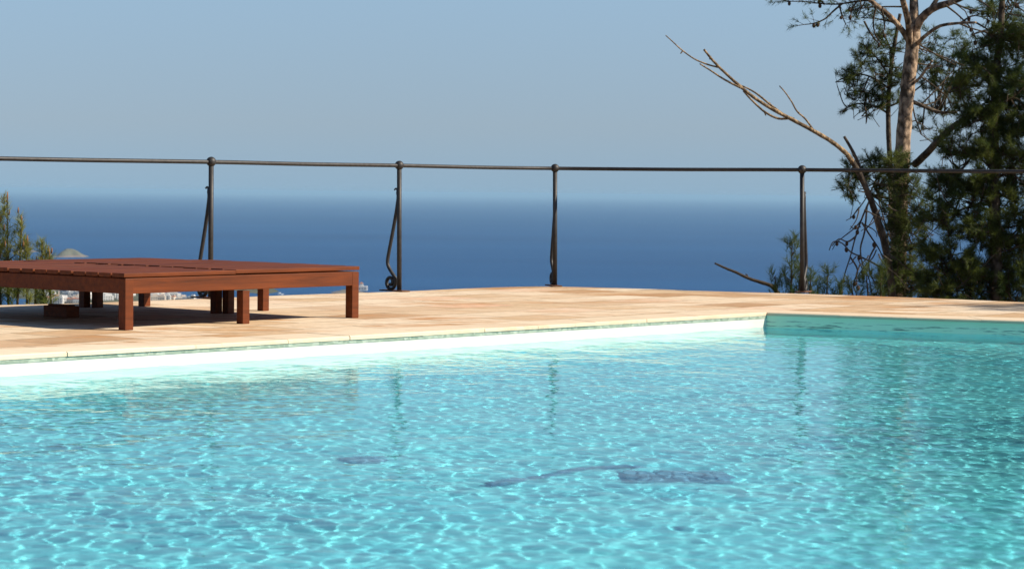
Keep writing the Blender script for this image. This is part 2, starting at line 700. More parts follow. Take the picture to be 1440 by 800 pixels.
# basin walls and floor
bas = MB()
n = len(POOL)
for i in range(n):
    a, b = POOL[i], POOL[(i + 1) % n]
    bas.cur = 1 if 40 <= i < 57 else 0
    bas.add([(a.x, a.y, -.016), (b.x, b.y, -.016), (b.x, b.y, DEPTH_Z), (a.x, a.y, DEPTH_Z)], [(0, 1, 2, 3)])
bas.cur = 0
bas.add([(p.x, p.y, DEPTH_Z) for p in POOL], [tuple(range(n))])
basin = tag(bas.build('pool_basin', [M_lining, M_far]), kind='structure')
basin.cycles.is_caustics_receiver = True
# mosaic strip under the coping
mo_in = offset_poly(POOL, -.003)
ms = MB()
for i in list(range(40)) + list(range(57, n)):
    a, b = mo_in[i], mo_in[(i + 1) % n]
    ms.add([(a.x, a.y, -.018), (b.x, b.y, -.018), (b.x, b.y, -.037), (a.x, a.y, -.037)], [(0, 1, 2, 3)])
tag(ms.build('waterline_tiles', M_mosaic), kind='structure')


# ------------------------------------------------------------------ water surface with real ripples
def inside(px, py, poly):
    ins = np.zeros(px.shape, bool)
    m = len(poly)
    j = m - 1
    for i in range(m):
        xi, yi, xj, yj = poly[i].x, poly[i].y, poly[j].x, poly[j].y
        if yi != yj:
            cnd = ((yi > py) != (yj > py)) & (px < (xj - xi) * (py - yi) / (yj - yi) + xi)
            ins ^= cnd
        j = i
    return ins


def wave_field(X, Y):
    Z = np.zeros_like(X)
    g = np.random.default_rng(5)
    for lam, cnt, slope in ((.9, 8, .008), (.5, 12, .010), (.26, 24, .014), (.14, 28, .0145), (.088, 28, .0165), (.055, 34, .0165)):
        for k in range(cnt):
            lm = lam * g.uniform(.75, 1.3)
            th = g.normal(R(200), .9)
            kk = 2 * math.pi / lm
            A = slope / kk * math.sqrt(2.0 / cnt)
            Z += A * np.sin(kk * (X * math.cos(th) + Y * math.sin(th)) + g.uniform(0, 6.283))
    # wind patches: calmer and livelier areas
    patch = .80 + .22 * np.sin(X * .9 + 1.1 * np.sin(Y * .5)) * np.sin(Y * .8 + .7 * np.sin(X * .6))
    patch2 = 0.86 + .12 * np.sin(X * 2.1 + 1.7 * np.sin(Y * 1.6 + .6 * X)) * np.sin(Y * 2.7 + 1.3 * np.sin(X * 1.9))
    return Z * patch * patch2


def grid_mesh(name, x0, x1, y0, y1, step, poly, fn, m):
    nx = int((x1 - x0) / step) + 1
    ny = int((y1 - y0) / step) + 1
    xs = x0 + np.arange(nx) * step
    ys = y0 + np.arange(ny) * step
    X, Y = np.meshgrid(xs, ys)
    Z = fn(X, Y)
    ins = inside(X, Y, poly)
    ok = ins[:-1, :-1] & ins[1:, :-1] & ins[:-1, 1:] & ins[1:, 1:]
    jj, ii = np.nonzero(ok)
    a = jj * nx + ii
    faces = np.stack([a, a + 1, a + nx + 1, a + nx], 1)
    used, inv = np.unique(faces.ravel(), return_inverse=True)
    V = np.stack([X.ravel(), Y.ravel(), Z.ravel()], 1)[used]
    faces = inv.reshape(-1, 4)
    me = bpy.data.meshes.new(name)
    me.vertices.add(len(V)); me.vertices.foreach_set('co', V.astype(np.float32).ravel())
    me.loops.add(faces.size); me.loops.foreach_set('vertex_index', faces.astype(np.int32).ravel())
    me.polygons.add(len(faces))
    me.polygons.foreach_set('loop_start', (np.arange(len(faces)) * 4).astype(np.int32))
    me.polygons.foreach_set('use_smooth', np.ones(len(faces), bool))
    me.update(calc_edges=True)
    me.materials.append(m)
    o = bpy.data.objects.new(name, me)
    C.objects.link(o)
    return o


wpoly = offset_poly(POOL, .03)
xs_ = [p.x for p in wpoly]; ys_ = [p.y for p in wpoly]
water = grid_mesh('pool_water', min(xs_), max(xs_), min(ys_), max(ys_), .009, wpoly,
                  lambda X, Y: wave_field(X, Y) + WATER_Z, M_water)
tag(water, kind='structure')
water.cycles.is_caustics_caster = True


def pool_floor(px, py, z=DEPTH_Z):
    """where a pixel's ray lands on the pool floor after bending at the water"""
    d = ray(px, py).normalized()
    p = ground(px, py, WATER_Z)
    h = Vector((d.x, d.y, 0))
    st = h.length / 1.333
    hd = h.normalized()
    return p + hd * ((WATER_Z - z) * st / math.sqrt(1 - st * st)) + Vector((0, 0, z - WATER_Z))


# things lying on the pool floor
hz = MB()
pts = [pool_floor(x, y, DEPTH_Z + .03) for x, y in ((690, 680), (730, 674), (770, 668), (805, 661), (840, 657), (880, 655), (905, 657))]
hz.tube(pts, .026, 8, sub=4)
hose = hz.build('pool_hose', M_hose, origin=pts[0])
tag(hose, 'dark blue hose curving across the pool floor under the water', 'hose')
hose.cycles.is_caustics_receiver = True
dr = MB()
c0 = pool_floor(955, 670, DEPTH_Z + .025)
dr.box(c0, (.36, .27, .05), bev=.012)
for k in range(7):
    dr.box(c0 + Vector((-.135 + k * .045, 0, .03)), (.022, .22, .012), bev=.003)
drain = dr.build('drain_cover', M_drain, origin=c0)
tag(drain, 'dark slatted drain cover on the pool floor beside the hose', 'drain cover')
drain.cycles.is_caustics_receiver = True

d2 = MB()
c1 = pool_floor(515, 645, DEPTH_Z + .02)
d2.tube([c1 - Vector((0, 0, .02)), c1 + Vector((0, 0, .01))], [.10, .088], 20)
for k in range(6):
    a_ = k * math.pi / 3
    d2.box(c1 + Vector((.055 * math.cos(a_), .055 * math.sin(a_), .013)), (.065, .02, .008), (Vector((math.cos(a_), math.sin(a_), 0)), Vector((-math.sin(a_), math.cos(a_), 0)), Vector((0, 0, 1))))
o2 = d2.build('drain_cover', M_drain, origin=c1)
tag(o2, 'small faint dark round drain cover under the water, left of the hose', 'drain cover')
o2.cycles.is_caustics_receiver = True

# ------------------------------------------------------------------ daybed
L1, L3 = ground(177, 464), ground(495, 447)
u = (L3 - L1); u.z = 0; u.normalize()
v = Vector((-u.y, u.x, 0))
UZ = Vector((0, 0, 1))
AX = (u, v, UZ)
TOP = .325
LEG = .056


def uv(a, b, z=0.0):
    return L1 + u * a + v * b + Vector((0, 0, z))


def to_uv(px, py):
    d = ground(px, py) - L1
    return d.dot(u), d.dot(v)


SPLIT = to_uv(328, 456)[0]
U0, U1, V0, V1 = -.028, (L3 - L1).length + .028, -.028, 2.06
base = uv((U0 + U1) / 2, (V0 + V1) / 2)
bed = empty('daybed', base, 'low wide brown wooden slatted daybed on short square legs beside the pool', 'daybed')
TH, FH, FT = .024, .088, .042
for part, (a0, a1) in enumerate(((U0 - .008, SPLIT - .004), (SPLIT + .004, U1 + .008))):
    sl = MB()
    b = V0 - .008
    k = 0
    while b < V1 - .03:
        w = min(.118, V1 + .008 - b)
        j = random.uniform(-.014, .014)
        up = (.005 if b < 1.4 else .001) if part else 0
        e0 = a0 + (j if part else random.uniform(-.005, .005))
        e1 = a1 + (random.uniform(-.004, .004) if part else j)
        sl.box(uv((e0 + e1) / 2, b + w / 2, TOP - TH / 2 + up + random.uniform(-.002, .002)), (e1 - e0, w - .013, TH), AX, .004)
        b += .118
        k += 1
    sl.build('slats', M_wood, bed, base)
fr = MB()
fz = TOP - TH - FH / 2 - .006
fr.box(uv((U0 + U1) / 2, V0 + FT / 2, fz), (U1 - U0 - .004, FT, FH), AX, .004)
fr.box(uv((U0 + U1) / 2, V1 - FT / 2, fz), (U1 - U0 - .004, FT, FH), AX, .004)
for q in (U0 + FT / 2 + .002, SPLIT - .06, SPLIT + .06, U1 - FT / 2 - .002):
    fr.box(uv(q, (V0 + V1) / 2, fz), (FT, V1 - V0 - 2 * FT - .006, FH), AX, .004)
fr.build('frame', M_wood, bed, base)
full = [(0, 0), (U1 - .028, 0), to_uv(203, 430.5), (0, V1 - .04)]
short = [(to_uv(349, 455.6)[0], .004), to_uv(370, 437), to_uv(304, 440.5), to_uv(321, 441), to_uv(137, 432.5), to_uv(119, 432.2)]
for a, b in full + short:
    lg = MB()
    h = TOP - TH - .008 if (a, b) in full else TOP - TH - FH - .012
    w = LEG + (.004 if (a, b) in full else 0)
    lg.box(uv(a, b, h / 2), (w, w, h), AX, .004)
    lg.build('leg', M_wood, bed, uv(a, b))
bl = MB()
bc = ground(94, 447)
bl.box(bc + v * .115 + u * .05 + Vector((0, 0, .035)), (.10, .23, .07), AX, .004)
bl.box(bc + v * .115 + u * .05 + Vector((0, 0, .074)), (.06, .19, .008), AX, .002)
tag(bl.build('timber_block', M_wood, origin=bc), 'short reddish timber block lying on the deck in the shade under the daybed', 'timber block')

# ------------------------------------------------------------------ railing
posts = [(297, 228, 420), (561.5, 233, 410), (780.5, 237, 402.8), (1128, 239, 411.5)]
PB = [ground(x if i else 296, yb) for i, (x, yt, yb) in enumerate(posts)]
PT = []
for (x, yt, yb), b in zip(posts, PB):
    tpt = at(x, yt, b.y)
    PT.append(tpt)
RAIL = empty('iron_railing', PB[1], 'dark wrought iron railing with scroll braced posts along the deck edge', 'railing')
rail_z = [t.z for t in PT]
# two posts beyond the frame carry the handrail on
lx = at(0, 222.5, 15.0)
PB.insert(0, Vector((-4.15, 14.55, 0))); PT.insert(0, Vector((-4.15, 14.55, rail_z[0] - .005)))
rx = at(1440, 243.5, FAR[-1].y)
PB.append(Vector((5.15, 16.4, 0))); PT.append(Vector((5.15, 16.4, rail_z[-1] - .01)))
hr = MB()
pp = []
for i in range(len(PT)):
    pp.append(PT[i])
    if i < len(PT) - 1:
        pp.append(PT[i].lerp(PT[i + 1], .5) + Vector((0, 0, -.003)))
hr.tube(pp, .0155, 8, sub=5)
hr.build('handrail', M_iron, RAIL, PT[1])


def scroll_path(b, out, h):
    """the S shaped brace: curls away at the top, hugs the post, bows out and ends in a spiral at the foot"""
    P = []

    def q(r, z):
        P.append(b + out * r + Vector((0, 0, z)))
    q(.066, h * .806); q(.05, h * .818); q(.034, h * .808); q(.026, h * .78); q(.022, h * .74)
    q(.045, h * .62); q(.085, h * .46); q(.125, h * .31); q(.14, h * .235); q(.128, h * .195)
    q(.09, h * .15); q(.052, h * .11)
    # spiral
    cx, cz, r0 = .104, .066, .064
    for k in range(15):
        th = R(18 - 36 * k)
        r = r0 * (1 - k / 19)
        P.append(b + out * (cx - r * math.cos(th) * .95) + Vector((0, 0, cz + .006 + r * math.sin(th))))
    return P


for i, (b, t) in enumerate(zip(PB, PT)):
    tan = (PB[min(i + 1, 5)] - PB[max(i - 1, 0)]).normalized()
    out = Vector((-tan.y, tan.x, 0)).normalized()
    if i == 3:
        out = Vector((-.22, .97, 0)).normalized()
    if i == 4:
        out = Vector((.34, .94, 0)).normalized()
    p = MB()
    p.tube([b, b.lerp(t, .5), t], .019, 12)
    pm = p.build('post', M_iron, RAIL, b)
    bb = MB(); bb.ball(t + Vector((0, 0, .002)), .037)
    bb.build('ball_finial', M_iron, pm, t)
    h = (t - b).length
    sc = MB()
    sp_ = scroll_path(b, out, h)
    sc.tube(sp_, [.0145 if k > 2 else .006 + .001 * k for k in range(len(sp_))], 8, sub=3)
    sc.build('scroll_brace', M_iron, pm, b)
    bp = MB()
    bp.box(b + out * .055 + Vector((0, 0, .006)), (.27, .09, .010), (out, Vector((-out.y, out.x, 0)), UZ), .003)
    bp.build('base_plate', M_rust, pm, b)


# ------------------------------------------------------------------ trees
def tufts_to(mbv, P, D, n_needle=34, L=.07, twig=.08, wid=.0042, spread=.7):
    """P, D: tuft origins and axes -> needle triangles appended to the list mbv of (verts)"""
    P = np.asarray(P, float); D = np.asarray(D, float)
    T = len(P)
    if T == 0:
        return
    D /= np.linalg.norm(D, axis=1, keepdims=True) + 1e-9
    s = rng.random((T, n_needle))
    base = P[:, None, :] + D[:, None, :] * (s[..., None] * twig)
    rad = rng.normal(size=(T, n_needle, 3))
    rad -= (rad * D[:, None, :]).sum(-1, keepdims=True) * D[:, None, :]
    rad /= np.linalg.norm(rad, axis=-1, keepdims=True) + 1e-9
    lean = rng.uniform(.35, 1.0, (T, n_needle, 1))
    dr_ = D[:, None, :] * lean + rad * spread * rng.uniform(.6, 1.2, (T, n_needle, 1))
    dr_ /= np.linalg.norm(dr_, axis=-1, keepdims=True)
    ln = L * rng.uniform(.65, 1.15, (T, n_needle, 1))
    side = np.cross(dr_, rng.normal(size=(T, n_needle, 3)))
    side /= np.linalg.norm(side, axis=-1, keepdims=True) + 1e-9
    a = base + side * wid * .5
    b = base - side * wid * .5
    c = base + dr_ * ln
    mbv.append(np.stack([a, b, c], 2).reshape(-1, 3))


def needle_mesh(name, chunks, m, parent, org, tw=None, mt=None):
    V = np.concatenate(chunks) if chunks else np.zeros((0, 3))
    nf = len(V) // 3
    nv = len(V)
    idx = np.arange(nv)
    starts = np.arange(nf) * 3
    mi = np.zeros(nf, np.int32)
    if tw is not None and tw.v:
        TV = np.array(tw.v)
        TF = np.array([f for f in tw.f if len(f) == 4])
        V = np.concatenate([V, TV])
        idx = np.concatenate([idx, TF.ravel() + nv])
        starts = np.concatenate([starts, nv + np.arange(len(TF)) * 4])
        mi = np.concatenate([mi, np.ones(len(TF), np.int32)])
    V = V - np.array(org)
    me = bpy.data.meshes.new(name)
    me.vertices.add(len(V)); me.vertices.foreach_set('co', V.astype(np.float32).ravel())
    me.loops.add(len(idx)); me.loops.foreach_set('vertex_index', idx.astype(np.int32))
    me.polygons.add(len(starts)); me.polygons.foreach_set('loop_start', starts.astype(np.int32))
    me.materials.append(m)
    if mt: me.materials.append(mt)
    me.polygons.foreach_set('material_index', mi.astype(np.int32))
    me.update(calc_edges=True)
    o = bpy.data.objects.new(name, me)
    C.objects.link(o)
    o.parent = parent
    o.location = Vector(org) - Vector(parent['_org'])
    o['_org'] = tuple(org)
    return o


def px_path(pts, Y, dY=0.0):
    k = len(pts)
    return [at(x, y, Y + dY * i / max(1, k - 1)) for i, (x, y) in enumerate(pts)]


MPP = lambda Y: Y / F           # metres per photograph pixel


class Tree:
    def __init__(self, name, label, cat, base, group=None):
        self.o = empty(name, base, label, cat, group)
        self.base = Vector(base)
        self.nd = []
        self.tw = MB()
        self.cones = []
        self.anchors = []

    def limb(self, part, pts, Y, w0, w1, m, dY=0.0, n=10, rough=.05, sub=5):
        P = px_path(pts, Y, dY)
        k = len(P)
        rad = [(w0 + (w1 - w0) * i / (k - 1)) * .5 * MPP(Y) for i in range(k)]
        mb = MB()
        mb.tube(P, rad, n, rough, sub=sub)
        o = mb.build(part, m, self.o, P[0])
        sp, sr = spline(P, rad, 4)
        self.anchors += [p for p in sp]
        return o

    def clump(self, px, py, rx, ry, Y, count, tuft=7, dz=1.0, up=.35, L=.065, nn=30, twig_r=.004, reach=True, gap=0.0):
        """foliage sprays scattered through an ellipsoid seen at this place"""
        c = at(px, py, Y)
        mp = MPP(Y)
        ax, az = rx * mp, ry * mp
        ay = (ax + az) * .5 * dz
        P, D = [], []
        for _ in range(int(count * .85)):
            while True:
                q = Vector((random.uniform(-1, 1), random.uniform(-1, 1), random.uniform(-1, 1)))
                if q.length < 1:
                    break
            s = c + Vector((q.x * ax, q.y * ay, q.z * az))
            outd = Vector((q.x, q.y * .6, q.z * .7 + up)) + Vector((random.gauss(0, .35), random.gauss(0, .35), random.gauss(0, .3)))
            outd.normalize()
            ln = random.uniform(.16, .34)
            root = s - outd * ln
            # twig running in from the nearest limb
            if reach and self.anchors and random.random() < .28:
                na = min(random.sample(self.anchors, min(24, len(self.anchors))), key=lambda a: (a - root).length)
                if (na - root).length < 2.2:
                    mid = root.lerp(na, .5) + Vector((random.gauss(0, .06), random.gauss(0, .06), random.gauss(-.03, .06)))
                    self.tw.tube([na, mid, root], [.010, .007, .005], 4, cap=False, sub=2)
            bend = Vector((random.gauss(0, .05), random.gauss(0, .05), random.gauss(.02, .04)))
            mid = root.lerp(s, .5) + bend
            self.tw.tube([root, mid, s], [twig_r, twig_r * .8, twig_r * .5], 4, cap=False)
            for k in range(max(3, int(tuft * .7))):
                f = random.uniform(.15, 1.0) ** .7
                p = root.lerp(mid, min(1, 2 * f)) if f < .5 else mid.lerp(s, 2 * f - 1)
                d = outd + Vector((random.gauss(0, .55), random.gauss(0, .55), random.gauss(.12, .45)))
                P.append(p); D.append(d)
        tufts_to(self.nd, [tuple(p) for p in P], [tuple(d) for d in D], nn, L)

    def twig(self, pts, Y, w=2.0, w1=1.0, dY=0.0, tips=0, cone=0):
        P = px_path(pts, Y, dY)
        k = len(P)
        rad = [(w + (w1 - w) * i / (k - 1)) * .5 * MPP(Y) for i in range(k)]
        if tips:
            self.tw.tube(P, rad, 5, .05, sub=4)
        else:
            tb_ = MB(); tb_.tube(P, rad, 6, .06, sub=4)
            tb_.build('twig', M_bark_dk, self.o, P[0])
        sp, _ = spline(P, rad, 4)
        TP, TD = [], []
        for _ in range(tips):
            i = random.randrange(len(sp) // 3, len(sp))
            d = (sp[i] - sp[max(0, i - 1)])
            if d.length < 1e-6:
                d = Vector((0, 0, 1))
            d = d.normalized() + Vector((random.gauss(0, .6), random.gauss(0, .6), random.gauss(.3, .5)))
            e = sp[i] + d.normalized() * random.uniform(.02, .14)
            self.tw.tube([sp[i], e], [.003, .002], 4, cap=False)
            TP.append(tuple(e)); TD.append(tuple(d))
        tufts_to(self.nd, TP, TD, 26, .07, .08)
        for _ in range(cone):
            i = random.randrange(len(sp) // 3, len(sp))
            self.cones.append(sp[i] + Vector((random.gauss(0, .015), 0, -.025)))

    def finish(self, m_needle, m_twig=None, crown='crown'):
        if self.nd:
            needle_mesh(crown, self.nd, m_needle, self.o, self.base, self.tw, m_twig or M_twig)
        for c in self.cones:
            cb = MB()
            cb.ball(c, random.uniform(.016, .022), 7, 6, 1.35)
            cb.build('pine_cone', M_cone, self.o, c)


# --- tall pine with the sunlit trunk
YT = 24.0
tr = Tree('pine_tree', 'tall pine with thick sunlit scaly trunk forking at the top of the picture', 'pine tree', at(1262, 560, YT))
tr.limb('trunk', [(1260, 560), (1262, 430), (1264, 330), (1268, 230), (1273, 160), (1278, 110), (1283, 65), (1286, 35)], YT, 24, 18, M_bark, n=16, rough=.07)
tr.limb('branch', [(1280, 62), (1268, 42), (1252, 24), (1234, 9), (1212, -8), (1170, -40)], YT, 9, 5, M_bark, -.4)
tr.limb('branch', [(1279, 70), (1278, 38), (1272, 10), (1266, -14), (1255, -80), (1240, -140)], YT, 10, 6, M_bark, -.8)
tr.limb('branch', [(1285, 45), (1285, 15), (1286, -20), (1292, -90), (1290, -170), (1280, -230)], YT, 15, 5, M_bark, .3)
tr.limb('branch', [(1284, 48), (1296, 26), (1313, 12), (1336, 4), (1362, -8), (1400, -40)], YT, 13, 6, M_bark, -.5)
tr.limb('branch', [(1288, 64), (1302, 50), (1322, 37), (1348, 33), (1372, 32)], YT, 6, 3, M_bark, -.9)
tr.limb('branch', [(1284, 118), (1295, 108), (1303, 96), (1311, 86)], YT, 4.5, 2.5, M_bark, -.6)
tr.limb('branch', [(1300, 99), (1312, 94), (1323, 93)], YT, 3, 2, M_bark, -.6)
tr.limb('branch', [(1282, 143), (1300, 150), (1322, 158), (1345, 158)], YT, 6, 4, M_bark_dk, .6)
tr.limb('branch', [(1276, 350), (1290, 343), (1302, 335)], YT, 5, 3, M_bark, -.5)
for pts in ([(1300, 26), (1330, -20), (1352, -60), (1390, -110)], [(1266, -10), (1230, -70), (1190, -120)], [(1286, -20), (1330, -100), (1350, -180)]):
    tr.limb('branch', pts, YT, 7, 3, M_bark)
# sparse sprays against the sky, top left
for pts, tips, cn in (([(1222, 0), (1200, 3), (1180, 6), (1160, 6), (1135, 3), (1100, 2)], 26, 3), ([(1185, 5), (1172, 16), (1160, 27), (1145, 33), (1130, 35)], 10, 2),
                      ([(1232, 10), (1228, 30), (1231, 50), (1240, 62)], 8, 1), ([(1160, 7), (1150, -2), (1135, -8)], 10, 1), ([(1205, 2), (1198, 14), (1196, 28)], 8, 2),
                      ([(1180, 6), (1184, 22), (1190, 36)], 6, 1), ([(1215, 30), (1226, 50), (1240, 64), (1255, 62)], 6, 0), ([(1240, 14), (1244, 40), (1236, 52)], 6, 1)):
    tr.twig(pts, YT - .3, 3.2, 1.2, tips=tips, cone=cn)
tr.clump(1222, 14, 26, 14, YT, 10, 6)
tr.clump(1196, 8, 18, 10, YT, 5, 5)
# open foliage behind the fork, right
for a in ((1312, 55, 26, 22, 12), (1340, 78, 30, 26, 22), (1308, 110, 22, 24, 14), (1335, 120, 28, 24, 20), (1298, 85, 16, 18, 8), (1318, 150, 20, 18, 10), (1296, 175, 14, 20, 6), (1326, 98, 26, 30, 14), (1352, 62, 26, 20, 14), (1322, 185, 16, 22, 10), (1345, 140, 20, 24, 12)):
    tr.clump(a[0], a[1], a[2], a[3], YT + .5, a[4], 6)
for pts, tips, cn in (([(1340, 4), (1365, 14), (1395, 16), (1430, 6)], 22, 4), ([(1350, 33), (1372, 22), (1400, 34)], 16, 4), ([(1362, -6), (1385, 6), (1410, 28), (1420, 44)], 20, 5),
                      ([(1400, -20), (1420, 0), (1445, 20), (1470, 30)], 20, 4), ([(1330, 8), (1350, 24), (1368, 44), (1372, 60)], 14, 2), ([(1372, 32), (1392, 44), (1408, 60)], 12, 2)):
    tr.twig(pts, YT - .5, 3, 1.2, tips=tips, cone=cn)
tr.clump(1392, 12, 34, 14, YT - .4, 16, 6)
tr.clump(1430, 30, 28, 16, YT - .4, 14, 6)
# crown above the frame
for a in ((1190, -130, 70, 45, 50), (1260, -190, 80, 60, 80), (1340, -170, 70, 60, 70), (1400, -90, 70, 50, 60), (1170, -60, 40, 25, 16), (1290, -270, 60, 50, 50)):
    tr.clump(a[0], a[1], a[2], a[3], YT, a[4], 7)
# dark skirts low on the trunk
tr.finish(M_needle)

# --- slender dark pine to the left of the trunk
sl_ = Tree('slender_pine', 'thin dark stemmed pine close left of the sunlit trunk, its crown open to the sky', 'pine tree', at(1268, 560, YT + 1))
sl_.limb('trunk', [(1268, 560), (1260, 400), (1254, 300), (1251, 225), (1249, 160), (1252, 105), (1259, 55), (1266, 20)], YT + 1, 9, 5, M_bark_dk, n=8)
for pts in ([(1250, 125), (1232, 112), (1212, 105), (1192, 108)], [(1251, 110), (1238, 88), (1222, 70), (1208, 60)], [(1249, 160), (1232, 150), (1210, 146), (1190, 150)],
            [(1250, 140), (1225, 132), (1200, 128)], [(1255, 75), (1246, 55), (1240, 40)], [(1250, 150), (1268, 142), (1290, 125), (1310, 110)],
            [(1249, 230), (1240, 240), (1228, 262), (1222, 275)], [(1251, 225), (1236, 222), (1215, 228), (1195, 238)]):
    sl_.limb('branch', pts, YT + 1, 3.5, 1.6, M_bark_dk, n=6)
for a in ((1222, 74, 26, 20, 17), (1206, 100, 24, 20, 15), (1236, 104, 24, 26, 20), (1198, 128, 20, 12, 9), (1222, 134, 30, 16, 16), (1214, 152, 32, 10, 13), (1250, 62, 18, 22, 12),
          (1262, 100, 22, 30, 14), (1190, 112, 12, 12, 6), (1245, 142, 24, 14, 9), (1240, 40, 14, 14, 6)):
    sl_.clump(a[0], a[1], a[2], a[3], YT + 1, int(a[4] * .9), 9)
for a in ((1208, 242, 26, 18, 20), (1190, 262, 14, 12, 7), (1230, 230, 20, 16, 14), (1236, 258, 16, 18, 10), (1200, 270, 14, 10, 5)):
    sl_.clump(a[0], a[1], a[2], a[3], YT + .6, int(a[4] * 1.1), 10)
for a in ((1262, 232, 26, 18, 34), (1275, 262, 30, 26, 40), (1262, 300, 22, 34, 40), (1276, 335, 30, 30, 46), (1262, 372, 26, 30, 46), (1282, 395, 34, 26, 56), (1244, 402, 22, 18, 26), (1296, 300, 20, 40, 30)):
    sl_.clump(a[0], a[1], a[2], a[3], YT - .35, a[4], 6)
sl_.finish(M_needle_dk)

# --- dense dark conifer filling the right
YR = 22.0
dn = Tree('dense_pine', 'dense dark green conifer filling the right edge behind the railing', 'pine tree', at(1405, 560, YR))
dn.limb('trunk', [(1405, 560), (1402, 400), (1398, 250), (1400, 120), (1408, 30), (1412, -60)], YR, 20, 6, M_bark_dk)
dn.limb('branch', [(1398, 150), (1372, 160), (1345, 175), (1325, 192), (1305, 214), (1287, 231)], YR, 7, 12, M_bark_dk, 1.9)
for pts in ([(1400, 300), (1370, 290), (1340, 300), (1310, 312)], [(1400, 200), (1372, 215), (1345, 250)], [(1402, 380), (1360, 365), (1322, 372)], [(1400, 120), (1375, 100), (1350, 96)],
            [(1402, 250), (1430, 240), (1465, 250)], [(1401, 150), (1430, 130), (1470, 120)], [(1404, 60), (1385, 45), (1365, 50)], [(1402, 340), (1440, 330), (1480, 340)]):
    dn.limb('branch', pts, YR, 5, 2, M_bark_dk, n=6)
for a in ((1410, 45, 30, 26, 34), (1440, 70, 36, 36, 54), (1385, 85, 32, 28, 42), (1362, 120, 28, 26, 34), (1420, 120, 46, 34, 72), (1380, 165, 44, 34, 78), (1440, 170, 44, 40, 76),
          (1345, 205, 30, 26, 34), (1395, 215, 50, 34, 84), (1450, 230, 44, 40, 70), (1330, 255, 32, 24, 38), (1375, 265, 42, 32, 66), (1430, 285, 46, 36, 76), (1322, 300, 30, 28, 36),
          (1365, 320, 42, 32, 62), (1420, 340, 46, 34, 78), (1318, 350, 30, 26, 38), (1362, 375, 42, 28, 70), (1415, 390, 48, 30, 86), (1320, 396, 32, 24, 46), (1475, 330, 40, 60, 60),
          (1480, 160, 40, 70, 60), (1340, 420, 60, 20, 60), (1440, 425, 60, 24, 60), (1420, -20, 40, 40, 40), (1470, 30, 40, 50, 40), (1545, 250, 40, 120, 60)):
    dn.clump(a[0], a[1], a[2], a[3], YR, int(a[4] * .64), 13, nn=32, dz=1.1, L=.07)
dn.finish(M_needle_dk)

# --- bare leaning tree
YD = 22.5
dd = Tree('dead_tree', 'bare leaning dead trunk reaching up left over the railing, its tip split in three', 'dead tree', at(1262, 560, YD))
dd.limb('trunk', [(1262, 560), (1256, 430), (1249, 370), (1238, 320), (1222, 275), (1206, 240), (1194, 221)], YD, 11, 7.2, M_bark_dk, -.75, n=10, rough=.08)  # darker living bark, with shade from nearby foliage put into the colour
dd.limb('bare_limb', [(1198, 227), (1191, 217), (1170, 200), (1145, 185), (1113, 168), (1085, 153), (1060, 137), (1040, 121), (1022, 105), (1003, 86), (990, 70)],
        YD - .72, 7.0, 3.0, M_dead, -.5, n=9, rough=.08)
dd.limb('branch', [(1042, 124), (1020, 113), (1000, 100), (984, 90)], YD - 1.1, 3.5, 2, M_dead, n=6)
dd.limb('branch', [(1010, 95), (995, 91), (976, 83), (958, 70), (946, 59), (936, 50)], YD - 1.15, 2.8, 1.4, M_dead, n=6)
dd.limb('branch', [(1114, 166), (1095, 167), (1076, 158), (1058, 142), (1045, 128)], YD - .9, 4, 2.5, M_dead, n=6)
dd.limb('branch', [(1104, 163), (1084, 148), (1064, 132), (1048, 123), (1036, 119)], YD - .9, 3.5, 2, M_dead, n=6)
dd.limb('branch', [(1145, 185), (1133, 168), (1121, 157), (1113, 143), (1104, 130), (1096, 121)], YD - .7, 3, 1.6, M_dead, n=6)
dd.limb('branch', [(1214, 256), (1209, 236), (1200, 215), (1187, 192)], YD - .4, 6, 4, M_bark_dk, n=7)
for q in ((1075, 158, 1077, 163), (1108, 167, 1117, 166), (1085, 150, 1082, 144), (998, 84, 1000, 79), (960, 72, 957, 76), (1123, 158, 1125, 161)):
    dd.limb('branch', [(q[0], q[1]), ((q[0] + q[2]) / 2, (q[1] + q[3]) / 2), (q[2], q[3])], YD - .9, 2.5, 1.4, M_dead, n=5)
for pts, cn in (([(1222, 284), (1213, 305), (1204, 330), (1196, 360), (1188, 385), (1182, 408)], 3), ([(1219, 292), (1216, 325), (1210, 350), (1214, 375), (1222, 392), (1226, 410)], 1),
                ([(1212, 313), (1224, 332), (1236, 350), (1246, 372)], 1), ([(1246, 380), (1228, 370), (1208, 360), (1196, 354), (1184, 342), (1172, 340), (1166, 352)], 3),
                ([(1204, 332), (1192, 340), (1180, 336), (1170, 346)], 1), ([(1196, 362), (1206, 380), (1200, 400), (1204, 412)], 1), ([(1232, 345), (1222, 365), (1224, 385), (1232, 400)], 1),
                ([(1226, 300), (1238, 316), (1240, 340)], 0), ([(1210, 318), (1202, 322), (1196, 318)], 0)):
    dd.twig(pts, YD - .5, 3.0, 1.4, cone=cn)
for _ in range(16):
    x, y = random.uniform(1204, 1250), random.uniform(285, 375)
    q = [(x, y)]
    hx, hy = random.choice([-1, -1, 1]) * random.uniform(.2, 1.0), random.uniform(.2, 1.1)
    for k in range(random.randint(3, 5)):
        x += hx * random.uniform(6, 13)
        y += hy * random.uniform(8, 17)
        hx += random.uniform(-.45, .35)
        if y > 412:
            break
        q.append((x, y))
    if len(q) > 2:
        dd.twig(q, YD - random.uniform(.1, .8), 2.2, 1.0, cone=random.random() < .25)
dd.finish(M_needle)


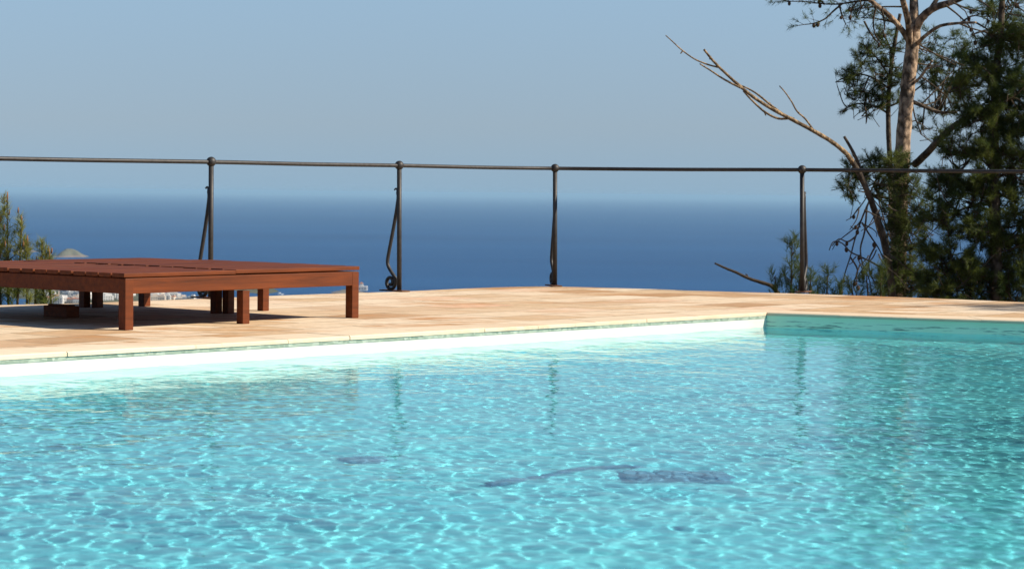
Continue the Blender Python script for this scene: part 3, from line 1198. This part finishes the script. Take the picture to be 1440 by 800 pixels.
# --- small pines poking over the edge of the deck
def sapling(name, label, stems, Y, m, w=.075, candle=False, base_px=None, per=9, nn=30, group='young pines at the edge of the deck'):
    bx = base_px or (stems[0][0], stems[0][1] + 90)
    t = Tree(name, label, 'young pine', at(bx[0], bx[1], Y), group)
    cand = []
    for (x, y0, lean, topy, wd) in stems:
        P = [at(x + lean * f, y0 + (topy - y0) * f, Y) for f in (0, .25, .5, .75, 1)]
        t.tw.tube([at(x - lean * .3, bx[1], Y)] + P, [.012, .011, .010, .008, .006, .004], 6, sub=3)
        TP, TD = [], []
        ht = (P[-1] - P[0]).length
        for k in range(int(per * ht / .15)):
            f = random.random()
            p = P[0].lerp(P[-1], f)
            d = Vector((random.gauss(0, .35), random.gauss(0, .35), 1.0))
            r = wd * MPP(Y) * (1.05 - .75 * f) * random.random() ** .6
            th = random.uniform(0, 6.283)
            off = Vector((math.cos(th) * r, math.sin(th) * r, r * .5))
            if random.random() < .35:
                t.tw.tube([p - Vector((0, 0, .02)), p + off], [.004, .003], 4, cap=False)
            TP.append(tuple(p + off)); TD.append(tuple(d + off * 3))
        tufts_to(t.nd, TP, TD, nn, w, .09)
        if candle:
            cand.append((P[-1], .085))
            for _ in range(4):
                f = random.uniform(.45, .92)
                cand.append((P[0].lerp(P[-1], f) + Vector((random.gauss(0, .05), random.gauss(0, .05), .03)), .05))
    t.finish(m)
    for c, h in cand:
        cb = MB(); cb.tube([c, c + Vector((.003, 0, h * .6)), c + Vector((.002, 0, h))], [.006, .007, .003], 6)
        cb.build('candle', M_tip, t.o, c)
    return t


sapling('young_pine', 'yellow green young pine with orange candles at the far left edge', [(12, 440, -2, 284, 14), (1, 440, -4, 300, 13), (24, 440, 6, 318, 10), (-14, 440, 0, 290, 18), (38, 440, 0, 345, 8)],
        18.2, M_needle_lt, .08, True, (10, 520), 8)
sapling('young_pine', 'short yellow green pine tips behind the daybed, right of the tall young pine', [(62, 440, -3, 352, 8), (49, 440, 2, 374, 11), (72, 440, -3, 364, 4)],
        18.8, M_needle_lt, .085, True, (60, 520), 9)
sapling('young_pine', 'slender dark green pine sapling just behind the fourth railing post', [(1112, 430, 2, 340, 20), (1122, 430, 4, 372, 16), (1092, 430, -2, 388, 14), (1138, 430, 2, 388, 14)],
        19.8, M_needle, .085, False, (1112, 500), 9)
sapling('young_pine', 'low dark pine tuft between the railing post and the big trunk', [(1162, 430, 2, 386, 13), (1150, 430, 0, 402, 11), (1178, 430, 3, 404, 10)],
        20.2, M_needle_dk, .08, False, (1162, 500), 9)
sapling('young_pine', 'bushy dark young pine at the foot of the leaning dead trunk', [(1200, 430, -2, 402, 12), (1222, 430, -4, 384, 16), (1238, 430, 2, 378, 18)],
        21.0, M_needle_dk, .085, False, (1222, 500), 9)
db = MB()
P = px_path([(1100, 420), (1086, 403), (1070, 397), (1052, 391), (1035, 383), (1020, 377), (1005, 370)], 20.0)
db.tube(P, [.022, .020, .018, .016, .014, .012, .009], 6, .12, sub=4)
db.tube([P[3], P[3] + Vector((-.01, 0, .03)), P[3] + Vector((-.025, 0, .035))], .006, 5)
tag(db.build('dry_branch', M_twig, origin=P[0]), 'bare grey branch sticking out low over the sea left of the fourth post', 'branch')

# --- pine standing right of the picture: throws the soft shade on the deck
YO = 17.4
of = Tree('pine_tree', 'umbrella pine standing beyond the right end of the deck', 'pine tree', Vector((10.5, 15.1, -1.4)))
tb = MB()
TPn = [Vector((10.5, 15.1, -1.4)), Vector((10.4, 15.1, .8)), Vector((10.25, 15.0, 2.6)), Vector((10.1, 15.0, 4.4))]
tb.tube(TPn, [.16, .14, .12, .07], 12, .06, sub=4)
tb.build('trunk', M_bark, of.o, TPn[0])
of.anchors = spline(TPn, [1] * 4, 5)[0][10:]
for q in ((9.5, 15.1, 4.6, 60), (10.6, 15.2, 5.1, 60), (10.1, 14.9, 4.9, 50), (11.1, 14.9, 4.6, 40)):
    pxv = MROT.transposed() @ (Vector(q[:3]) - CAMP)
    xx, yy = W / 2 + F * pxv.x / -pxv.z, H / 2 - F * pxv.y / -pxv.z
    of.clump(xx, yy, 150, 80, q[1], q[3], 6)
of.finish(M_needle)

# ------------------------------------------------------------------ hillside, coast, sea
SEA_Z = -150.0


def land_z(d, th):
    """height of the land at distance d, bearing th (0 = straight ahead, negative left)"""
    z = -1.6 - max(0, d - 15) * .16
    deg = math.degrees(th)
    if d > 700:
        k = max(0.0, 1 - abs(deg + 10.0) / 4.2)
        k = min(1, k * 2.2)
        e = max(0.0, 1 - abs(d - 2900) / 620.0)
        low = SEA_Z - .8
        head = SEA_Z + 1.5 + 5 * math.sin(d * .004 + deg) if e > 0 else low
        coast = low + (head - low) * min(1, e * 3) * k
        z = max(z, low)
        z = max(z, coast)
    return z


hl = MB()
ds = [13, 15, 18, 22, 30, 45, 70, 110, 180, 300, 480, 700, 900, 1400, 1900, 2250, 2350, 2450, 2600, 2750, 2900, 3050, 3200, 3300, 3380, 3450, 3520]
ths = [R(-100 + 4 * i) for i in range(17)] + [R(-32 + .5 * i) for i in range(1, 129)] + [R(36 + 4 * i) for i in range(16)]
vs = []
for d in ds:
    for th in ths:
        vs.append((d * math.sin(th), d * math.cos(th) + (0 if d > 20 else 0), land_z(d, th)))
nn_ = len(ths)
fs = [(i * nn_ + k, i * nn_ + k + 1, (i + 1) * nn_ + k + 1, (i + 1) * nn_ + k) for i in range(len(ds) - 1) for k in range(nn_ - 1)]
hl.add(vs, fs, True)
tag(hl.build('hillside', M_land), kind='structure')
# ground under and around the terrace
gm = MB()
ring = [(24 * math.cos(a), 6 + 24 * math.sin(a), -1.75) for a in np.linspace(0, 2 * math.pi, 33)[:-1]]
gm.add(ring, [tuple(range(32))])
tag(gm.build('terrace_ground', M_earth), kind='structure')

SEA_R = 120000.0
se = MB()
rr = [200, 1200, 3000, 7000, 15000, 35000, 70000, SEA_R]
ns = 360
vs = [(r * math.cos(2 * math.pi * k / ns), r * math.sin(2 * math.pi * k / ns), SEA_Z) for r in rr for k in range(ns)]
fs = [(i * ns + k, i * ns + (k + 1) % ns, (i + 1) * ns + (k + 1) % ns, (i + 1) * ns + k) for i in range(len(rr) - 1) for k in range(ns)]
se.add(vs, fs)
tag(se.build('sea', M_sea), kind='structure')


def sea_at(px, py, z=SEA_Z):
    return ground(px, py, z)


def island(px0, px1, py, hpx, name='island', seed=1, ridge=(.45,)):
    g = random.Random(seed)
    a, b = sea_at(px0, py), sea_at(px1, py)
    c = (a + b) / 2
    wx = (b - a).length / 2
    dist = c.length
    hh = hpx * dist / F
    mb = MB()
    n1, n2 = 28, 9
    vs = []
    for j in range(n2 + 1):
        rr_ = j / n2
        for k in range(n1):
            th = 2 * math.pi * k / n1
            wob = 1 + .16 * math.sin(3 * th + seed) + .1 * math.sin(5 * th + 2 * seed)
            x = wx * rr_ * math.cos(th) * (wob if abs(math.cos(th)) < .8 else 1)
            y = wx * 1.3 * rr_ * math.sin(th) * wob
            prof = (.5 + .5 * math.cos(math.pi * rr_)) ** .8 * hh + g.uniform(-.11, .11) * hh * (1 if 0 < j < n2 else 0)
            vs.append((c.x + x - wx * .1 * (1 - rr_), c.y + y, SEA_Z - .5 + prof + .5 * (1 - rr_)))
    fs = [(j * n1 + k, j * n1 + (k + 1) % n1, (j + 1) * n1 + (k + 1) % n1, (j + 1) * n1 + k) for j in range(n2) for k in range(n1)]
    mb.add(vs, fs, True)
    return tag(mb.build(name, M_islet), kind='structure')


def islet_mat():
    m, t, b, n, l = mat('islet_ground')
    v = coords(n, l)
    a = noise(n, l, v, .035, 5)
    sp = n.new('ShaderNodeSeparateXYZ'); l(v, sp.inputs[0])
    zr = n.new('ShaderNodeMapRange')
    zr.inputs['From Min'].default_value = SEA_Z + 2
    zr.inputs['From Max'].default_value = SEA_Z + 12
    l(sp.outputs['Z'], zr.inputs['Value'])
    ad = n.new('ShaderNodeMath'); ad.operation = 'MULTIPLY_ADD'
    l(a.outputs['Fac'], ad.inputs[0]); ad.inputs[1].default_value = 1.2; l(zr.outputs[0], ad.inputs[2])
    r = ramp(n, l, ad.outputs[0], [(.55, (.20, .15, .12)), (.85, (.12, .11, .085)), (1.0, (.115, .115, .08))])
    r.color_ramp.elements[2].position = 1.0
    l(r.outputs[0], b.inputs['Base Color'])
    b.inputs['Roughness'].default_value = .9
    return m


M_islet = islet_mat()
island(74, 126, 361, 10.5, seed=2)
island(14, 55, 354, 3, seed=5)
island(462, 520, 411.5, 4.5, name='rocky_point', seed=9)


# --- far town below the terrace
def house_mesh(kind):
    mb = MB()
    w, d, h = ((13, 9, 7), (10, 9, 10), (20, 10, 6), (9, 8, 5))[kind]
    mb.cur = 0
    mb.box((0, 0, h / 2), (w, d, h))
    mb.box((w * .18, d * .1, h + 1.4), (w * .45, d * .6, 2.8))
    for sx in (-1, 1):
        mb.box((sx * (w / 2 - .2), 0, h + .3), (.4, d, .6))
    mb.box((0, -d / 2 + .2, h + .3), (w - .8, .4, .6))
    mb.cur = 1
    for k in range(int(w // 3)):
        for zz in range(int(h // 3)):
            mb.box((-w / 2 + 1.7 + 3 * k, -d / 2 + .05, 1.6 + 3 * zz), (1.2, .3, 1.5))
    for zz in range(int(h // 3)):
        mb.box((w / 2 - .05, 0, 1.6 + 3 * zz), (.3, 1.6, 1.5))
    if kind == 3:
        mb.cur = 2
        mb.add([(-w / 2 - .3, -d / 2 - .3, h + .62), (w / 2 + .3, -d / 2 - .3, h + .62), (w / 2 + .3, d / 2 + .3, h + .62), (-w / 2 - .3, d / 2 + .3, h + .62), (-w / 2, 0, h + 2.4), (w / 2, 0, h + 2.4)],
               [(0, 1, 5, 4), (2, 3, 4, 5), (1, 2, 5), (3, 0, 4), (0, 3, 2, 1)])
    return mb


protos = []
for kd in range(4):
    for wall in ((M_white, M_cream) if kd in (0, 3) else (M_white,)):
        o = house_mesh(kd).build('house', [wall, M_win, M_roof])
        protos.append(o)
LBL = 'small flat roofed house in the hazy town on the coast, seen under the daybed'
placed = 0
used = set()
for i in range(120):
    px = random.choice([random.uniform(70, 118), random.uniform(60, 300), random.uniform(205, 300)])
    py = random.uniform(411, 428)
    g = ground(px, py, SEA_Z + 2)
    d = math.hypot(g.x, g.y)
    z = land_z(d, math.atan2(g.x, g.y))
    if z < SEA_Z:
        continue
    src = random.choice(protos)
    if src.name in used:
        o = src.copy(); C.objects.link(o)
    else:
        o = src; used.add(src.name)
    o.location = (g.x, g.y, z - .3)
    o.rotation_euler = (0, 0, random.uniform(-.5, .5))
    tag(o, LBL, 'house', 'houses of the town on the coast')
    placed += 1
for o in protos:
    if o.name not in used:
        bpy.data.objects.remove(o)

# villa on the rocky point
g = sea_at(510, 410)
vl = empty('villa', (g.x, g.y, SEA_Z + 2.5), 'tiny white villa with a tower on the rocky point right of the daybed', 'house')
mb = MB()
mb.box((g.x, g.y, SEA_Z + 5), (14, 10, 7)); mb.box((g.x - 2, g.y + 1, SEA_Z + 10.2), (5, 5, 4))
mb.cur = 1
for k in range(3):
    mb.box((g.x - 4 + 4 * k, g.y - 5, SEA_Z + 5), (1.4, .3, 1.8))
mb.build('wall', [M_white, M_win], vl, (g.x, g.y, SEA_Z + 2.5))
mb = MB()
q = SEA_Z + 12.3
mb.add([(g.x - 5, g.y - 2, q), (g.x + 1, g.y - 2, q), (g.x + 1, g.y + 4, q), (g.x - 5, g.y + 4, q), (g.x - 2, g.y + 1, q + 2.6)], [(0, 1, 4), (1, 2, 4), (2, 3, 4), (3, 0, 4), (0, 3, 2, 1)])
mb.build('roof', M_roof, vl, (g.x, g.y, SEA_Z + 2.5))

# boat
g = sea_at(394, 414.5)
bo = empty('motor_boat', (g.x, g.y, SEA_Z), 'tiny white motor boat on the dark sea above the deck edge', 'boat')
mb = MB()
ring0 = [(-4.5, -1.3), (2, -1.4), (5.5, 0), (2, 1.4), (-4.5, 1.3)]
vs = [(g.x + x * .85, g.y + y * .8, SEA_Z - .3) for x, y in ring0] + [(g.x + x, g.y + y, SEA_Z + 1.6) for x, y in ring0]
mb.add(vs, [tuple(range(4, -1, -1)), tuple(range(5, 10))] + [(k, (k + 1) % 5, 5 + (k + 1) % 5, 5 + k) for k in range(5)])
mb.build('hull', M_hull, bo, (g.x, g.y, SEA_Z))
mb = MB(); mb.box((g.x - .6, g.y, SEA_Z + 2.5), (3.2, 1.9, 1.9), bev=.3)
mb.build('cabin', M_hull, bo, (g.x, g.y, SEA_Z))

# ------------------------------------------------------------------ haze
HAZE = True
if HAZE:
    hb = MB()
    hb.box((0, 0, (SEA_Z - 1.5 + 12) / 2), (2 * SEA_R + 4000, 2 * SEA_R + 4000, 12 - (SEA_Z - 1.5)))
    mz = bpy.data.materials.new('sea_haze')
    mz.use_nodes = True
    t = mz.node_tree
    t.nodes.remove(t.nodes['Principled BSDF'])
    pv = t.nodes.new('ShaderNodeVolumePrincipled')
    pv.inputs['Color'].default_value = (.40, .66, .90, 1)
    pv.inputs['Density'].default_value = 3.6e-5
    pv.inputs['Anisotropy'].default_value = 0.0
    t.links.new(pv.outputs[0], t.nodes['Material Output'].inputs['Volume'])
    hz_o = tag(hb.build('haze', mz), kind='stuff')

for o in list(S.objects):
    if '_org' in o:
        del o['_org']
bpy.context.view_layer.update()
